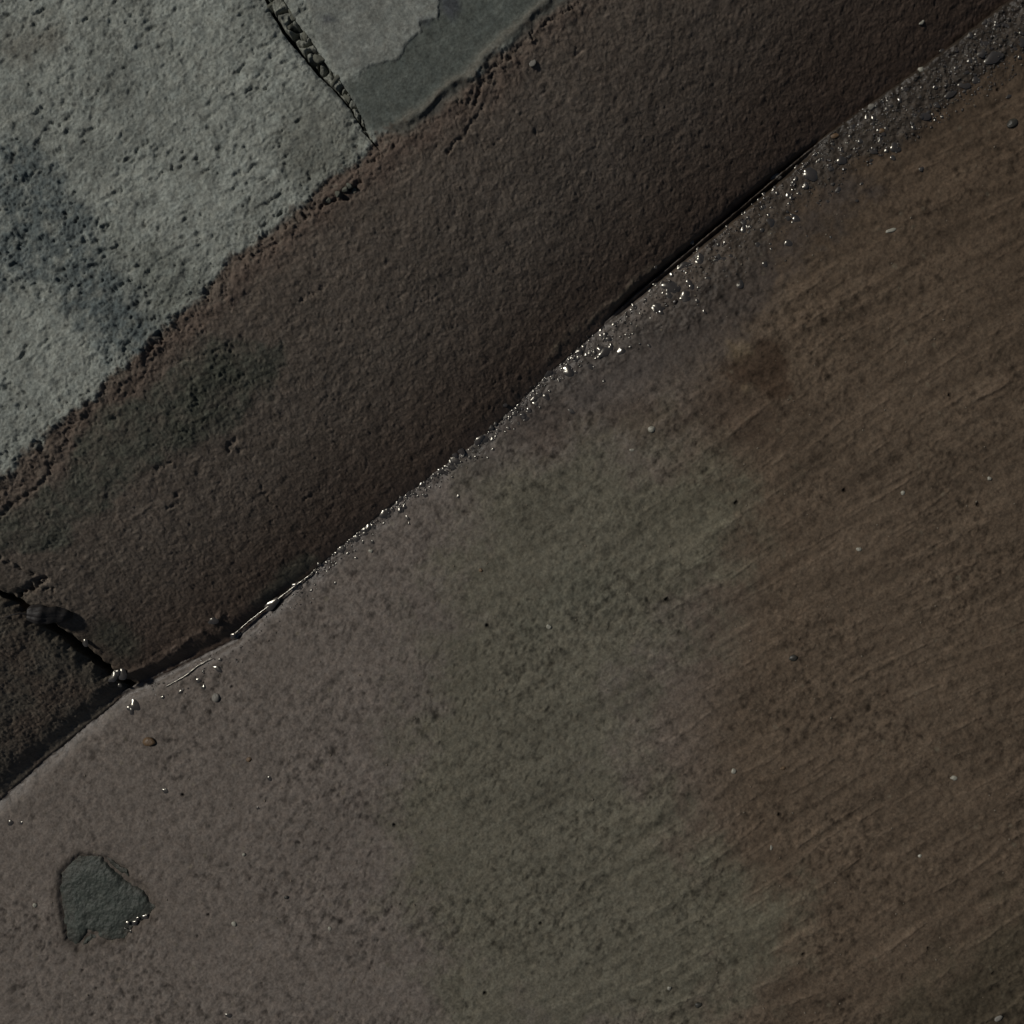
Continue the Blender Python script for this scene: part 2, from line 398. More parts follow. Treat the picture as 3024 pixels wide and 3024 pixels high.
def stone_mat(name, rgb, rough=.8, grain=.25, scale=500, spec=.3, bump=.4):
    mt = bpy.data.materials.new(name); mt.use_nodes = True
    n = mt.node_tree.nodes; l = mt.node_tree.links; b = n['Principled BSDF']
    tc = n.new('ShaderNodeTexCoord')
    nz = n.new('ShaderNodeTexNoise'); nz.inputs['Scale'].default_value = scale; nz.inputs['Detail'].default_value = 4
    l.new(tc.outputs['Object'], nz.inputs['Vector'])
    mx = n.new('ShaderNodeMix'); mx.data_type = 'RGBA'
    c = np.array(rgb)
    mx.inputs[6].default_value = (*(c * (1 - grain)), 1); mx.inputs[7].default_value = (*np.clip(c * (1 + grain), 0, 1), 1)
    l.new(nz.outputs['Fac'], mx.inputs[0]); l.new(mx.outputs[2], b.inputs['Base Color'])
    b.inputs['Roughness'].default_value = rough; b.inputs['Specular IOR Level'].default_value = spec
    bm = n.new('ShaderNodeBump'); bm.inputs['Strength'].default_value = bump; bm.inputs['Distance'].default_value = .0008
    l.new(nz.outputs['Fac'], bm.inputs['Height']); l.new(bm.outputs[0], b.inputs['Normal'])
    return mt

def tag(o, label=None, cat=None, group=None, kind=None):
    if label: o['label'] = label
    if cat: o['category'] = cat
    if group: o['group'] = group
    if kind: o['kind'] = kind
    return o

# ---------------------------------------------------------------- road: one sheet to the horizon
lump_px = crop(0, 1924, [(410, 1055), (500, 1065), (560, 1068), (610, 1110), (655, 1130), (680, 1195), (730, 1205), (765, 1240), (778, 1295), (810, 1335), (755, 1395), (690, 1430), (640, 1500), (560, 1510), (500, 1490), (440, 1525), (400, 1550), (345, 1505), (325, 1400), (303, 1280), (308, 1150), (355, 1100)])
lump_pl = pts(lump_px)
olive = pts([(860, 1010), (930, 900), (1010, 860), (1180, 830), (1330, 850), (1400, 930), (1395, 1080), (1290, 1190), (1230, 1260), (1170, 1400), (1280, 1560), (1400, 1650), (1500, 1720), (1420, 1850), (1300, 1960), (850, 1960), (800, 1750), (740, 1500), (800, 1300)])
olive_hi = pts([(1000, 1130), (1060, 1060), (1150, 1060), (1140, 1140), (1040, 1180), (980, 1200)])
wetdark = pts([(880, 900), (960, 800), (1080, 730), (1200, 640), (1350, 520), (1480, 420), (1600, 330), (1660, 360), (1560, 420), (1450, 560), (1400, 660), (1300, 700), (1190, 745), (1060, 800), (950, 850)])
brownblob = pts(crop(1924, 1000, [(330, 190), (520, 60), (560, 0), (680, 20), (720, 150), (740, 280), (620, 330), (520, 260), (430, 240), (400, 200)]))
paleblob = pts(crop(1924, 1000, [(390, 100), (400, 20), (510, 30), (510, 85), (440, 130)]))
paleblob2 = pts(crop(1924, 1000, [(470, 250), (520, 235), (510, 275), (490, 290)]))
redbr = pts([(950, 800), (1060, 760), (1250, 760), (1400, 700), (1500, 760), (1450, 850), (1300, 830), (1130, 810), (1000, 840)])
darkcorner = pts([(1990, 1640), (1850, 1760), (1800, 1830), (1680, 1870), (1620, 1990), (1990, 1990)])
greyband = pts([(1990, -60), (1800, 40), (1610, 200), (1440, 350), (1330, 470), (1180, 600), (1040, 700), (960, 780), (1000, 790), (1120, 700), (1290, 620), (1420, 520), (1500, 380), (1600, 320), (1720, 260), (1860, 130), (1990, 40)])
GB = greyband
def road_fields(x, y):
    by = base_y(x)
    yy = y - by
    z = macro(x, np.minimum(yy, 0))
    def soft(poly, s=.006, wob=.014, seed=103):
        return sst(s, -s, poly_sd(x, y, poly) + wob * fbm(x, y, .06, 5, seed, .6) + min(.03, s * 1.4) * jit)
    jit = fbm(x, y, .012, 4, 185, .8) + .5 * fbm(x, y, .03, 2, 187)
    # direction across the picture, in metres on the road
    right = x * .788 - y * .616
    f1 = fbm(x, y, .22, 4, 105)
    left = np.zeros(x.shape + (3,)) + lin(121, 112, 106)
    brown = lin(104, 90, 77)
    col = paint(left, sst(.03, .24, right + .06 * f1), brown)
    col = paint(col, soft(olive, .045, .08, 107) * .75, lin(110, 107, 93))
    col = paint(col, soft(olive_hi, .02, .03, 108) * .35, lin(108, 108, 96))
    col = paint(col, sst(.30, .62, right + .08 * f1) * .5, lin(88, 74, 61))  # darker brown towards the right: falloff of the light painted into the road
    col = paint(col, sst(.05, .5, x) * sst(-.45, -.05, y) * .45, lin(84, 69, 56))  # the same painted falloff, on the right part near the kerb
    col = paint(col, soft(redbr, .02, .03, 109) * .5, lin(80, 66, 56))
    wd = soft(wetdark, .018, .022, 111)
    col = paint(col, wd * .62, lin(70, 63, 60))
    col = paint(col, soft(brownblob, .006, .014, 113) * .75, lin(72, 57, 46))
    pb = np.maximum(soft(paleblob, .006, .01, 115), soft(paleblob2, .003, .006, 116))
    col = paint(col, pb * .7, lin(122, 106, 86))
    col = paint(col, soft(darkcorner, .03, .05, 117) * .5, lin(64, 63, 51))
    gbd = soft(GB, .006, .012, 119)
    gf = sst(.15, .4, x)
    col = paint(col, gbd * (.35 + .4 * gf), lin(64, 58, 52))
    v = fbm(x, y, .05, 5, 121, .6)
    col = col * (1 + .20 * v[..., None])
    # brush marks left in the concrete while wet
    ang = math.radians(-9)
    bend = .03 * pn(x / .35, y / .35, 123) + .003 * pn(x / .06, y / .03, 124)
    su = x * math.cos(ang) + y * math.sin(ang); sv = -x * math.sin(ang) + y * math.cos(ang) + bend
    st = fbm(su * .10, sv, .0105, 4, 125, .65)
    st2 = fbm(su * .16, sv * 1.0, .022, 2, 127)
    area = sst(-.02, .22, right + .10 * f1) * sst(.02, -.05, yy + .03) * (1 - wd) * (.35 + .65 * sst(-.5, .5, fbm(x, y, .15, 2, 129) + .4))
    line = np.clip(st - .10, 0, 1) * 2.4
    st3 = fbm(su * .10, sv + .0012 * jit, .0125, 2, 231); area2 = sst(-.16, .10, right + .12 * f1) * sst(.02, -.05, yy + .03) * (1 - wd)
    col = col * (1 + .26 * st3 * area2 - .14 * area2 * sst(.15, .5, -st3) * sst(-.1, .4, fbm(x, y, .02, 3, 233)))[..., None]
    col = col * (1 + area[..., None] * (.36 * line + .12 * st2 - .10 * np.clip(-st - .2, 0, 1))[..., None])
    # small pits, drawn out one way
    pa = math.radians(25)
    pu = x * math.cos(pa) + y * math.sin(pa); pvv = -x * math.sin(pa) + y * math.cos(pa)
    pt = np.clip(pn(pu / .0075, pvv / .0042, 131) - .34, 0, 1) * 2.2
    pt2 = np.clip(pn(pu / .012 + 7, pvv / .008, 133) - .50, 0, 1) * 3
    col = col * (1 + .30 * fbm(x, y, .0075, 4, 157, .8)[..., None])
    dens = sst(-.35, .35, fbm(x, y, .16, 3, 135)) * (1 - .6 * area) * sst(-.03, -.10, yy)
    pts_ = np.clip(pt * (.25 + .75 * dens) + pt2 * .7 * dens, 0, 1)
    col = col * (1 - .5 * pts_[..., None])
    m1 = fbm(x, y, .0105, 3, 181, .65); m2 = fbm(x + .0007 * m1, y, .006, 3, 183, .75)
    mo = .75 * m1 + .55 * m2
    cl = .45 + .65 * sst(-.4, .5, fbm(x, y, .09, 3, 193))
    mo = mo + .35 * fbm(pu, pvv * 1.8, .012, 3, 195, .7)
    col = col * np.clip(1 + cl * (1.25 * mo - .95 * np.clip(mo, 0, 1)), .25, 2)[..., None]
    col = col * (1 - .09 * (mo < -.2)[..., None] * 0)
    hard = np.clip(pn(x / .011 + 2, y / .011 - 5, 137) - .86, 0, 1) * 9        # rare deep black holes
    col = col * (1 - .8 * np.clip(hard, 0, 1)[..., None])
    pale = np.clip(pn(x / .009 + 31, y / .009 - 5, 139) - .70, 0, 1) * 8
    col = paint(col, np.clip(pale, 0, 1) * .35, lin(128, 120, 104))
    grainy = fbm(x, y, .006, 3, 141, .7)
    z = z + .0022 * fbm(x, y, .25, 2, 143) + .0009 * fbm(x, y, .018, 4, 145, .62) + .0006 * grainy + .0014 * mo * cl
    z = z + area * (.0013 * line + .0009 * st2) + .0009 * area2 * st3 - .0009 * pts_ - .0025 * np.clip(hard, 0, 1) + .0006 * pb
    z = z + gbd * (.0012 + .0026 * fbm(x, y, .014, 4, 147, .65)) * sst(0, .15, x + .1) + gbd * .0008 * grainy
    # silt bank against the foot of the kerb, growing towards the right
    bank = np.interp(x, [.0, .25, .38, .55, .8], [.0, .0015, .006, .010, .012]) * sst(-.075, -.005, yy + .012 * fbm(x, y, .03, 3, 149))
    z = z + bank * (1 + .35 * fbm(x, y, .012, 3, 151, .6))
    # shallow seat of the dark lump
    sd = poly_sd(x, y, lump_pl)
    z = z - .004 * sst(.004, -.003, sd)
    col = paint(col, sst(.012, .0, sd) * .35, lin(72, 64, 56))
    # foot groove
    gd = np.interp(x, [-.95, -.50, -.42, -.33, -.27, .10, .16, .30, .36, .5], [.004, .006, .006, .003, .0, .0, .002, .005, .0, .0])
    gw = np.interp(x, [-.95, -.50, -.33, .1, .3], [.010, .007, .004, .002, .0022])
    z = z - (gd + .007 * sst(.08, .13, x) * sst(.37, .31, x)) * np.exp(-((yy + gw * .3) / gw) ** 2)
    # runs on under the kerb and the pavement
    z = np.where(yy > 0.002, z - np.minimum((yy - .002) * 3, .045), z)
    wet = sst(-.03, -.004, yy + .010 * fbm(x, y, .03, 2, 153)) * sst(.06, -.0, x * 0 + 0) if False else sst(-.022, -.004, yy + .008 * fbm(x, y, .03, 2, 153)) * .75
    wet = np.maximum(wet, wd * .3); wet = np.maximum(wet, gbd * .45)
    col = col * np.array([.80, .80, .775])
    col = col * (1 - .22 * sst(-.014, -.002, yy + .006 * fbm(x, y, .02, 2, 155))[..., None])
    return z, np.clip(col, .004, .8), wet

xs = axis([(-60, -8, 6.0), (-8, -1.6, .2), (-1.6, -.80, .012), (-.80, .80, .00105), (.80, 1.6, .012), (1.6, 8, .2), (8, 60, 6.0)])
ys = axis([(-60, -8, 6.0), (-8, -1.6, .2), (-1.6, -.81, .012), (-.81, .03, .00105), (.03, 1.2, .02), (1.2, 8, .2), (8, 60, 6.0)])
X, Y = np.meshgrid(xs, ys)
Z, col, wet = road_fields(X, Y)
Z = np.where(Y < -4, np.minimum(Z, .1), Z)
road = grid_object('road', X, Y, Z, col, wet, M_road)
tag(road, kind='structure')
def road_z(x, y):
    return float(road_fields(np.array([[x]]), np.array([[y]]))[0][0, 0])

# ---------------------------------------------------------------- three kerb stones
def kerb_stone(which, xa, xb, ja, jb):
    ys = axis([(-.012, .0, .002), (.0, .57, .00095), (.57, KBACK, .01)])
    if which == 'b': u = axis([(xa, xb, .0009)])
    elif which == 'a': u = axis([(xa, .78, .0009), (.78, xb, .012)])
    else: u = axis([(xa, -.86, .012), (-.86, xb, .0009)])
    X, Y = np.meshgrid(u, ys)
    # the ends follow the ragged joints
    t = (X - xa) / (xb - xa)
    lo = joint_x(ja, Y) + joint_w(ja, Y) if ja else Y * 0 + xa
    hi = joint_x(jb, Y) - joint_w(jb, Y) if jb else Y * 0 + xb
    k0 = np.clip(1 - (X - xa) / .2, 0, 1) if ja else 0
    k1 = np.clip(1 - (xb - X) / .2, 0, 1) if jb else 0
    X = X + (lo - xa) * k0 + (hi - xb) * k1
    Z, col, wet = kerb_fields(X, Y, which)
    # rounded shoulders where a joint is open
    for on, e, j in ((ja, lo, ja), (jb, hi, jb)):
        if on:
            d = np.abs(X - e); op = np.clip(joint_w(j, Y) / .003, 0, 1)
            Z = Z - (.004 if j == 1 else .007) * op * np.exp(-d / (.003 if j == 1 else .0055)) * (1 + .9 * fbm(X, Y, .009, 2, 81))
            if j == 2: col = paint(col, np.exp(-d / .012) * .45 * (Y > .01), lin(64, 60, 50))
    # skirts: front, back and ends go down below the road
    def deep(A, v): return A * 0 + v
    for ax in (0, 1):
        f = (lambda A: A[:1]) if ax == 0 else (lambda A: A[:, :1])
        g = (lambda A: A[-1:]) if ax == 0 else (lambda A: A[:, -1:])
        ext = lambda A: np.concatenate([f(A), f(A), A, g(A), g(A)], ax)
        Zn = np.concatenate([deep(f(Z), -.04), f(Z), Z, g(Z), deep(g(Z), -.04)], ax)
        X, Y, col, wet, Z = ext(X), ext(Y), ext(col), ext(wet), Zn
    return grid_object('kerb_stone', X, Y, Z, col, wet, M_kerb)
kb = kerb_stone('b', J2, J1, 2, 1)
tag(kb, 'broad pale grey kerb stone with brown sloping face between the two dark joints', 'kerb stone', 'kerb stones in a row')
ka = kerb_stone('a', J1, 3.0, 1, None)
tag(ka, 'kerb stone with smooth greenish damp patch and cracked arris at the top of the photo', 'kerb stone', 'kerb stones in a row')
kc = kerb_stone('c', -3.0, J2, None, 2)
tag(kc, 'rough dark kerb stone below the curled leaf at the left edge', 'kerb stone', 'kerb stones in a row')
def kerb_z(x, y):
    return float(kerb_fields(np.array([[x]]), np.array([[y]]), 'b')[0][0, 0])

# pavement behind the kerb stones, out of the picture
xs2 = axis([(-60, -3, 4.0), (-3, 3, .05), (3, 60, 4.0)]); ys2 = axis([(KBACK + .006, 2.5, .05), (2.5, 60, 4.0)])
X, Y = np.meshgrid(xs2, ys2)
Zp = KH + .002 + .002 * fbm(X, Y, .3, 3, 161); Zp[0] = -.03
cp = np.zeros(X.shape + (3,)) + lin(124, 124, 117); cp = cp * (1 + .25 * fbm(X, Y, .4, 4, 163)[..., None])
tag(grid_object('pavement', X, Y, Zp, cp, X * 0, M_kerb), kind='structure')

# ---------------------------------------------------------------- small lumps
def ico(sub=2):
    import bmesh
    bm = bmesh.new(); bmesh.ops.create_icosphere(bm, subdivisions=sub, radius=1)
    v = np.array([x.co[:] for x in bm.verts]); f = np.array([[x.index for x in p.verts] for p in bm.faces]); bm.free()
    return v, f
ICO3 = ico(3); ICO2 = ico(2); ICO1 = ico(1)
def tri_object(name, V, F, mat, smooth=True):
    me = bpy.data.meshes.new(name)
    me.vertices.add(len(V)); me.vertices.foreach_set('co', V.astype(np.float32).ravel())
    me.loops.add(F.size); me.loops.foreach_set('vertex_index', F.ravel().astype(np.int32))
    me.polygons.add(len(F)); me.polygons.foreach_set('loop_start', (np.arange(len(F)) * 3).astype(np.int32))
    me.polygons.foreach_set('use_smooth', np.full(len(F), smooth))
    me.update(calc_edges=True)
    me.materials.append(mat)
    o = bpy.data.objects.new(name, me); C.objects.link(o); return o
def angular(V, seed, cuts=9, depth=.25):
    """chip flat facets off a ball so that it reads as broken stone"""
    r = np.random.default_rng(seed); V = V.copy()
    for _ in range(cuts):
        n = r.normal(size=3); n /= np.linalg.norm(n); h = 1 - depth * r.uniform(.4, 1.4)
        d = V @ n - h; V -= np.where(d > 0, d, 0)[:, None] * n
    V += .04 * np.stack([pn(V[:, 0] * 3 + seed, V[:, 1] * 3 + V[:, 2] * 2, 7)] * 3, 1) * V
    return V
def rotz(V, a):
    c, s = math.cos(a), math.sin(a)
    return V @ np.array([[c, s, 0], [-s, c, 0], [0, 0, 1]])

M_white = stone_mat('pale_quartz', lin(146, 143, 130), .45, .18, 600, .5, .3)
M_grey = stone_mat('grey_gravel', lin(118, 114, 106), .6, .25, 600, .4, .5)
M_brown = stone_mat('brown_gravel', lin(98, 78, 56), .5, .3, 500, .5, .5)
M_dark = stone_mat('dark_gravel', lin(58, 56, 50), .45, .3, 500, .5, .6)
M_crumb = stone_mat('mortar_crumb', lin(98, 98, 88), .9, .3, 420, .15, .8)
M_leaf = stone_mat('dead_leaf', lin(44, 41, 39), .6, .35, 260, .35, .7)
M_lump = stone_mat('damp_mortar', lin(77, 82, 75), .62, .28, 330, .35, .8)

def pebble(name, px, py, rx, ry, mat, label, cat='pebble', on='road', seed=1, a=0.0, flat=.6, sink=.36, group='loose pebbles and grit by the kerb'):
    x, y = at(px, py)
    z = road_z(x, y) if on == 'road' else kerb_z(x, y)
    rx *= .85; ry *= .85
    V = rotz(angular(ICO3[0], seed) * np.array([rx, ry, min(rx, ry) * flat]), a)
    o = tri_object(name, V, ICO3[1], mat)
    o.location = (x, y, z + min(rx, ry) * flat * (1 - 2 * sink) * .8)
    return tag(o, label, cat, group)
K = .000525      # metres per picture unit on the road
def R3(a, b): return (1229.2 + a * .3638, b * .3638)
def R5(a, b): return (638.9 + a * .3638, 638.9 + b * .3638)
def R6(a, b): return (1229.2 + a * .3638, 638.9 + b * .3638)
def R7(a, b): return (a * .3638, 1229.2 + b * .3638)
def R8(a, b): return (1229.2 + a * .3638, 1229.2 + b * .3638)
P = [
    (R3(1868, 640), .0068, .0050, M_dark, 'dark wet pebble lying on brown concrete near the right edge', .7),
    (R3(1238, 1197), .0068, .0025, M_white, 'long thin white chip on brown concrete, the only sliver of its kind', .3),
    (R3(650, 905), .0075, .0050, M_grey, 'pale rounded pebble wedged at the kerb foot in the wet grit', .2),
    (R3(1130, 568), .0042, .0036, M_grey, 'pale grey pebble in the wet grit below the dark kerb face', 0),
    (R3(1590, 172), .0052, .0045, M_grey, 'grey pebble on the upper edge of the grit bank near the top right', 0),
    (R3(1385, 375), .0036, .0030, M_white, 'small pale pebble on the kerb side of the grit bank', 0),
    (R3(945, 712), .0055, .0030, M_brown, 'pinkish brown flat pebble at the kerb side of the wet grit', .3),
    (R3(1185, 690), .0036, .0030, M_brown, 'tan pebble beside a dark gap in the grit bank', 0),
    (R5(1622, 468), .0042, .0042, M_white, 'pale round pebble at the edge of the olive patch', 0),
    (R5(862, 402), .0038, .0034, M_grey, 'grey pebble in the black gap where the kerb foot opens', 0),
    (R5(1090, 1493), .0034, .0030, M_white, 'tiny triangular white stone in the middle of the olive patch', 0),
    (R5(166, 1101), .0030, .0028, M_white, 'tiny white stone just below the row of bright droplets', 0),
    (R5(1520, 577), .0028, .0018, M_white, 'small white chip on the olive concrete right of centre', 0),
    (R5(737, 1200), .0026, .0022, M_brown, 'small tan stone on purplish concrete below the droplets', 0),
    (R6(1305, 800), .0026, .0026, M_white, 'small white stone between brush marks on the right side', 0),
    (R6(1752, 726), .0026, .0026, M_white, 'small white stone between brush marks closest to the right edge', 0),
    (R6(1075, 1092), .0032, .0024, M_white, 'small white stone with a short shadow on the brushed brown concrete', 0),
    (R6(735, 1657), .0052, .0038, M_dark, 'dark oval stone below the brush marks', .5),
    (R7(1120, 238), .0048, .0056, M_grey, 'grey round pebble in a dark hollow below the wet kerb foot', 0),
    (R7(775, 470), .0085, .0060, M_brown, 'brown glossy pebble half sunk in the concrete above the dark mortar lump', -.3),
    (R7(1265, 1052), .0024, .0022, M_white, 'tiny pale stone right of the dark mortar lump', 0),
    (R7(1215, 1412), .0036, .0034, M_white, 'pale stone level with the lower edge of the dark mortar lump', 0),
    (R7(1710, 1435), .0026, .0026, M_white, 'small pale stone far to the right of the dark mortar lump', 0),
    (R7(178, 1318), .0030, .0028, M_white, 'small pale stone left of the dark mortar lump', 0),
    (R7(1485, 1273), .0028, .0022, M_dark, 'tiny black stone in the pitted lower left concrete', .4),
    (R7(1290, 560), .0036, .0030, M_brown, 'reddish brown flat speck beside the pale crescent mark', 0),
    (R8(425, 620), .0030, .0032, M_white, 'bright white stone with a dark right side on the lower right concrete', 0),
    (R8(1565, 655), .0042, .0030, M_white, 'brightest blocky white stone near the lower right edge', 0),
    (R8(682, 605), .0034, .0020, M_brown, 'pinkish flat chip on the lower right concrete', .2),
    (R8(1392, 1060), .0024, .0022, M_white, 'tiny white stone below the blocky bright one', 0),
    (R8(92, 1745), .0026, .0026, M_white, 'small pale stone near the bottom edge right of centre', 0),
    (R8(1800, 1900), .0056, .0032, M_grey, 'pale long pebble in the bottom right corner', .6),
    (R8(243, 1833), .0044, .0040, M_dark, 'black stone near the bottom edge right of centre', 0),
    (R8(620, 1015), .0016, .0034, M_white, 'narrow upright pale chip on the lower right concrete', 0),
]
for i, ((px, py), rx, ry, mt, lab, a) in enumerate(P):
    pebble('pebble', px, py, rx, ry, mt, lab, seed=100 + i, a=a - .667)
# two pale stones on the kerb
pebble('pebble', *[900 * .63889 + 1180 * .3638, 330 * .3638], .0050, .0034, M_grey, 'pale stone chip showing through the reddish edge of the kerb', on='kerb', seed=41, sink=.5, flat=.3)
pebble('pebble', *R3(1395, 125), .0036, .0022, M_white, 'white chip on the dark kerb face near the top right', on='kerb', seed=42, sink=.3, a=.1)

# broken mortar left in the joint across the kerb top
def joint_fill():
    yv = np.arange(KW + .004, .60, .0006); u = np.arange(-1.25, 1.26, .035)
    U, Y = np.meshgrid(u, yv)
    hw = joint_w(1, Y); X = joint_x(1, Y) + U * (hw + .0004)
    wx = X + .003 * fbm(X, Y, .012, 3, 201); wy = Y + .003 * fbm(X, Y, .012, 3, 202)
    cell = fbm(wx, wy, .013, 3, 203, .6)
    clod = np.clip(np.abs(pn(wx / .0150, wy / .0120, 205)) * 2.6, 0, 1) ** .5
    Z = KH - .014 + .0130 * clod * sst(1.25, .55, np.abs(U - .22)) + .003 * cell + .0018 * fbm(X, Y, .004, 3, 207)
    Z -= .010 * sst(-.50, -.85, U + .35 * fbm(X, Y, .02, 3, 209)) * 1.0
    Z -= .012 * sst(.15, .4, fbm(X, Y, .03, 3, 211))
    Z = np.minimum(Z, KH + .0015)
    col = np.zeros(X.shape + (3,)) + lin(128, 129, 120)
    col = col * np.clip(1 + .5 * fbm(X, Y, .007, 4, 213, .7), .3, 2)[..., None]
    o = grid_object('joint_mortar', X, Y, Z, col, X * 0, M_kerb)
    tag(o, 'crumbled grey mortar filling the dark joint across the pale kerb top', 'mortar')
joint_fill()
rc = random.Random(5)
for i, (px, py) in enumerate(crop(0, 0, [(1400, 25), (1510, 65), (1500, 130), (1580, 185), (1660, 300), (1735, 410), (1800, 505), (1850, 590)])):
    x, y = at(px, py); s = [.0062, .0056, .0042, .0052, .0064, .0060, .0046, .0030][i]
    V = rotz(angular(ICO3[0], 200 + i, 14, .5) * np.array([s * rc.uniform(1.0, 1.5), s * rc.uniform(.7, 1), s * .6]), i * 1.3)
    o = tri_object('mortar_crumb', V, ICO3[1], M_crumb)
    o.location = (x, y, KH - .0025 - rc.uniform(0, .002))
    tag(o, 'small grey crumb of broken mortar wedged in the black joint across the kerb top', 'mortar crumb', 'mortar crumbs in the open joint')
for i, (px, py) in enumerate(crop(900, 0, [(210, 985), (175, 1010), (235, 965), (255, 985), (120, 1040)])):
    x, y = at(px, py)
    V = angular(ICO3[0], 260 + i, 11, .33) * .0030
    o = tri_object('mortar_crumb', V, ICO3[1], M_crumb)
    o.location = (x, y, kerb_z(x, y) + .002)
    tag(o, 'tiny crumb in the short ragged crack along the reddish kerb edge', 'mortar crumb', 'crumbs in the ragged edge crack')

# curled dead leaf across the lower joint
def leaf():
    (xa, ya), (xb, yb) = at(52, 1158), at(148, 1160)
    L = math.hypot(xb - xa, yb - ya); n, mseg = 90, 48
    V = []; F = []
    for i in range(n + 1):
        t = i / n
        r = .0098 * (math.sin(math.pi * min(1, (t * .94 + .06))) ** .42) * (1 - .18 * t + .10 * math.sin(t * 9))
        for j in range(mseg):
            a = 2 * math.pi * j / mseg
            rr = r * (1 + .06 * math.cos(a * 9 + t * 3) + .07 * math.sin(a * 3 + t * 11) + .06 * math.sin(t * 23 + a))
            if abs(a - 1.9) < .16: rr *= .82                       # overlap of the rolled blade
            V.append((t * L, rr * math.cos(a), rr * .62 * math.sin(a) + .0015 * math.sin(t * 5)))
    for i in range(n):
        for j in range(mseg):
            a, b = i * mseg + j, i * mseg + (j + 1) % mseg
            F += [(a, b, b + mseg), (a, b + mseg, a + mseg)]
    o = tri_object('dead_leaf', np.array(V), np.array(F), M_leaf)
    z = max(kerb_z(xa, ya), kerb_z(xb, yb))
    za = macro(np.array(xa), np.array(ya)); zb = macro(np.array(xb), np.array(yb))
    o.location = (xa, ya, float(za) + .0015)
    o.rotation_euler = (0, -math.atan2(float(zb) - float(za), L), math.atan2(yb - ya, xb - xa))
    tag(o, 'dark curled dead leaf lying across the open joint of the kerb face', 'leaf')
    # stalk
    st = []; SF = []
    pth = [(0.001, 0, 0), (-.006, .0006, .001), (-.013, -.001, .0012), (-.019, -.004, -.001)]
    for i, p in enumerate(pth):
        for j in range(8):
            a = 2 * math.pi * j / 8; r = .0011 - .0002 * i
            st.append((p[0], p[1] + r * math.cos(a), p[2] + r * math.sin(a)))
    for i in range(3):
        for j in range(8):
            a, b = i * 8 + j, i * 8 + (j + 1) % 8
            SF += [(a, b, b + 8), (a, b + 8, a + 8)]
    s = tri_object('stalk', np.array(st), np.array(SF), M_leaf); s.parent = o
leaf()

# dark mortar lump let into the concrete
def lump():
    c = lump_pl.mean(0); lo = lump_pl.min(0) - .004; hi = lump_pl.max(0) + .004
    xs = np.arange(lo[0], hi[0], .0007); ys = np.arange(lo[1], hi[1], .0007)
    X, Y = np.meshgrid(xs, ys)
    sd = poly_sd(X, Y, lump_pl) - .001 + .0035 * fbm(X, Y, .010, 4, 171, .7)
    dome = sst(.0006, -.006, sd)
    h = -.012 + .0118 * sst(.0006, -.0022, sd) + .0022 * sst(.0, -.02, sd) - .0016 + .0022 * fbm(X, Y, .013, 5, 173, .75) + .0016 * fbm(X, Y, .035, 2, 175)
    for l in (pts(crop(0, 1924, [(540, 1090), (620, 1170), (690, 1200), (740, 1240), (780, 1300)])), pts(crop(0, 1924, [(400, 1530), (450, 1460), (490, 1470)]))):
        h -= .0035 * np.exp(-(line_d(X + .002 * fbm(X, Y, .01, 2, 177), Y + .002 * fbm(X, Y, .01, 2, 178), l) / .0026) ** 2)
    z0 = road_z(float(lump_pl[:, 0].max() + .03), float(c[1]))
    col = np.zeros(X.shape + (3,)) + lin(76, 81, 74)
    col = col * (1 + .25 * fbm(X, Y, .02, 4, 179)[..., None])
    ms = fbm(X, Y, .008, 4, 189, .75)
    col = col * np.clip(1 + .6 * ms, .3, 2)[..., None] * .70
    eg = sst(-.018, .0, sd)
    col = paint(col, eg * .75 * np.clip(.5 + fbm(X, Y, .012, 3, 191), 0, 1), lin(80, 72, 64) * .8)
    wet = X * 0 + .55
    global LUMP_TOP
    LUMP_TOP = float(np.percentile(h[sd < -.006], 75)) + z0 - .0005
    o = grid_object('mortar_lump', X, Y, h + z0 - .0005, col, wet, concrete_mat('damp_mortar_patch', .25, .6, 420))
    tag(o, 'flat dark greenish lump of wet mortar set in the concrete at the lower left', 'mortar lump')
lump()

# ---------------------------------------------------------------- water
Mw = bpy.data.materials.new('water'); Mw.use_nodes = True
b = Mw.node_tree.nodes['Principled BSDF']
b.inputs['Base Color'].default_value = (.045, .038, .032, 1); b.inputs['Roughness'].default_value = .24
b.inputs['IOR'].default_value = 1.8; b.inputs['Specular IOR Level'].default_value = .9
_n = Mw.node_tree.nodes; _l = Mw.node_tree.links
_tc = _n.new('ShaderNodeTexCoord'); _nz = _n.new('ShaderNodeTexNoise'); _nz.inputs['Scale'].default_value = 700
_l.new(_tc.outputs['Object'], _nz.inputs['Vector'])
_b = _n.new('ShaderNodeBump'); _b.inputs['Strength'].default_value = .18; b.inputs['Specular Tint'].default_value = (1, .96, .84, 1); _b.inputs['Distance'].default_value = .0006
_l.new(_nz.outputs['Fac'], _b.inputs['Height']); _l.new(_b.outputs[0], b.inputs['Normal'])
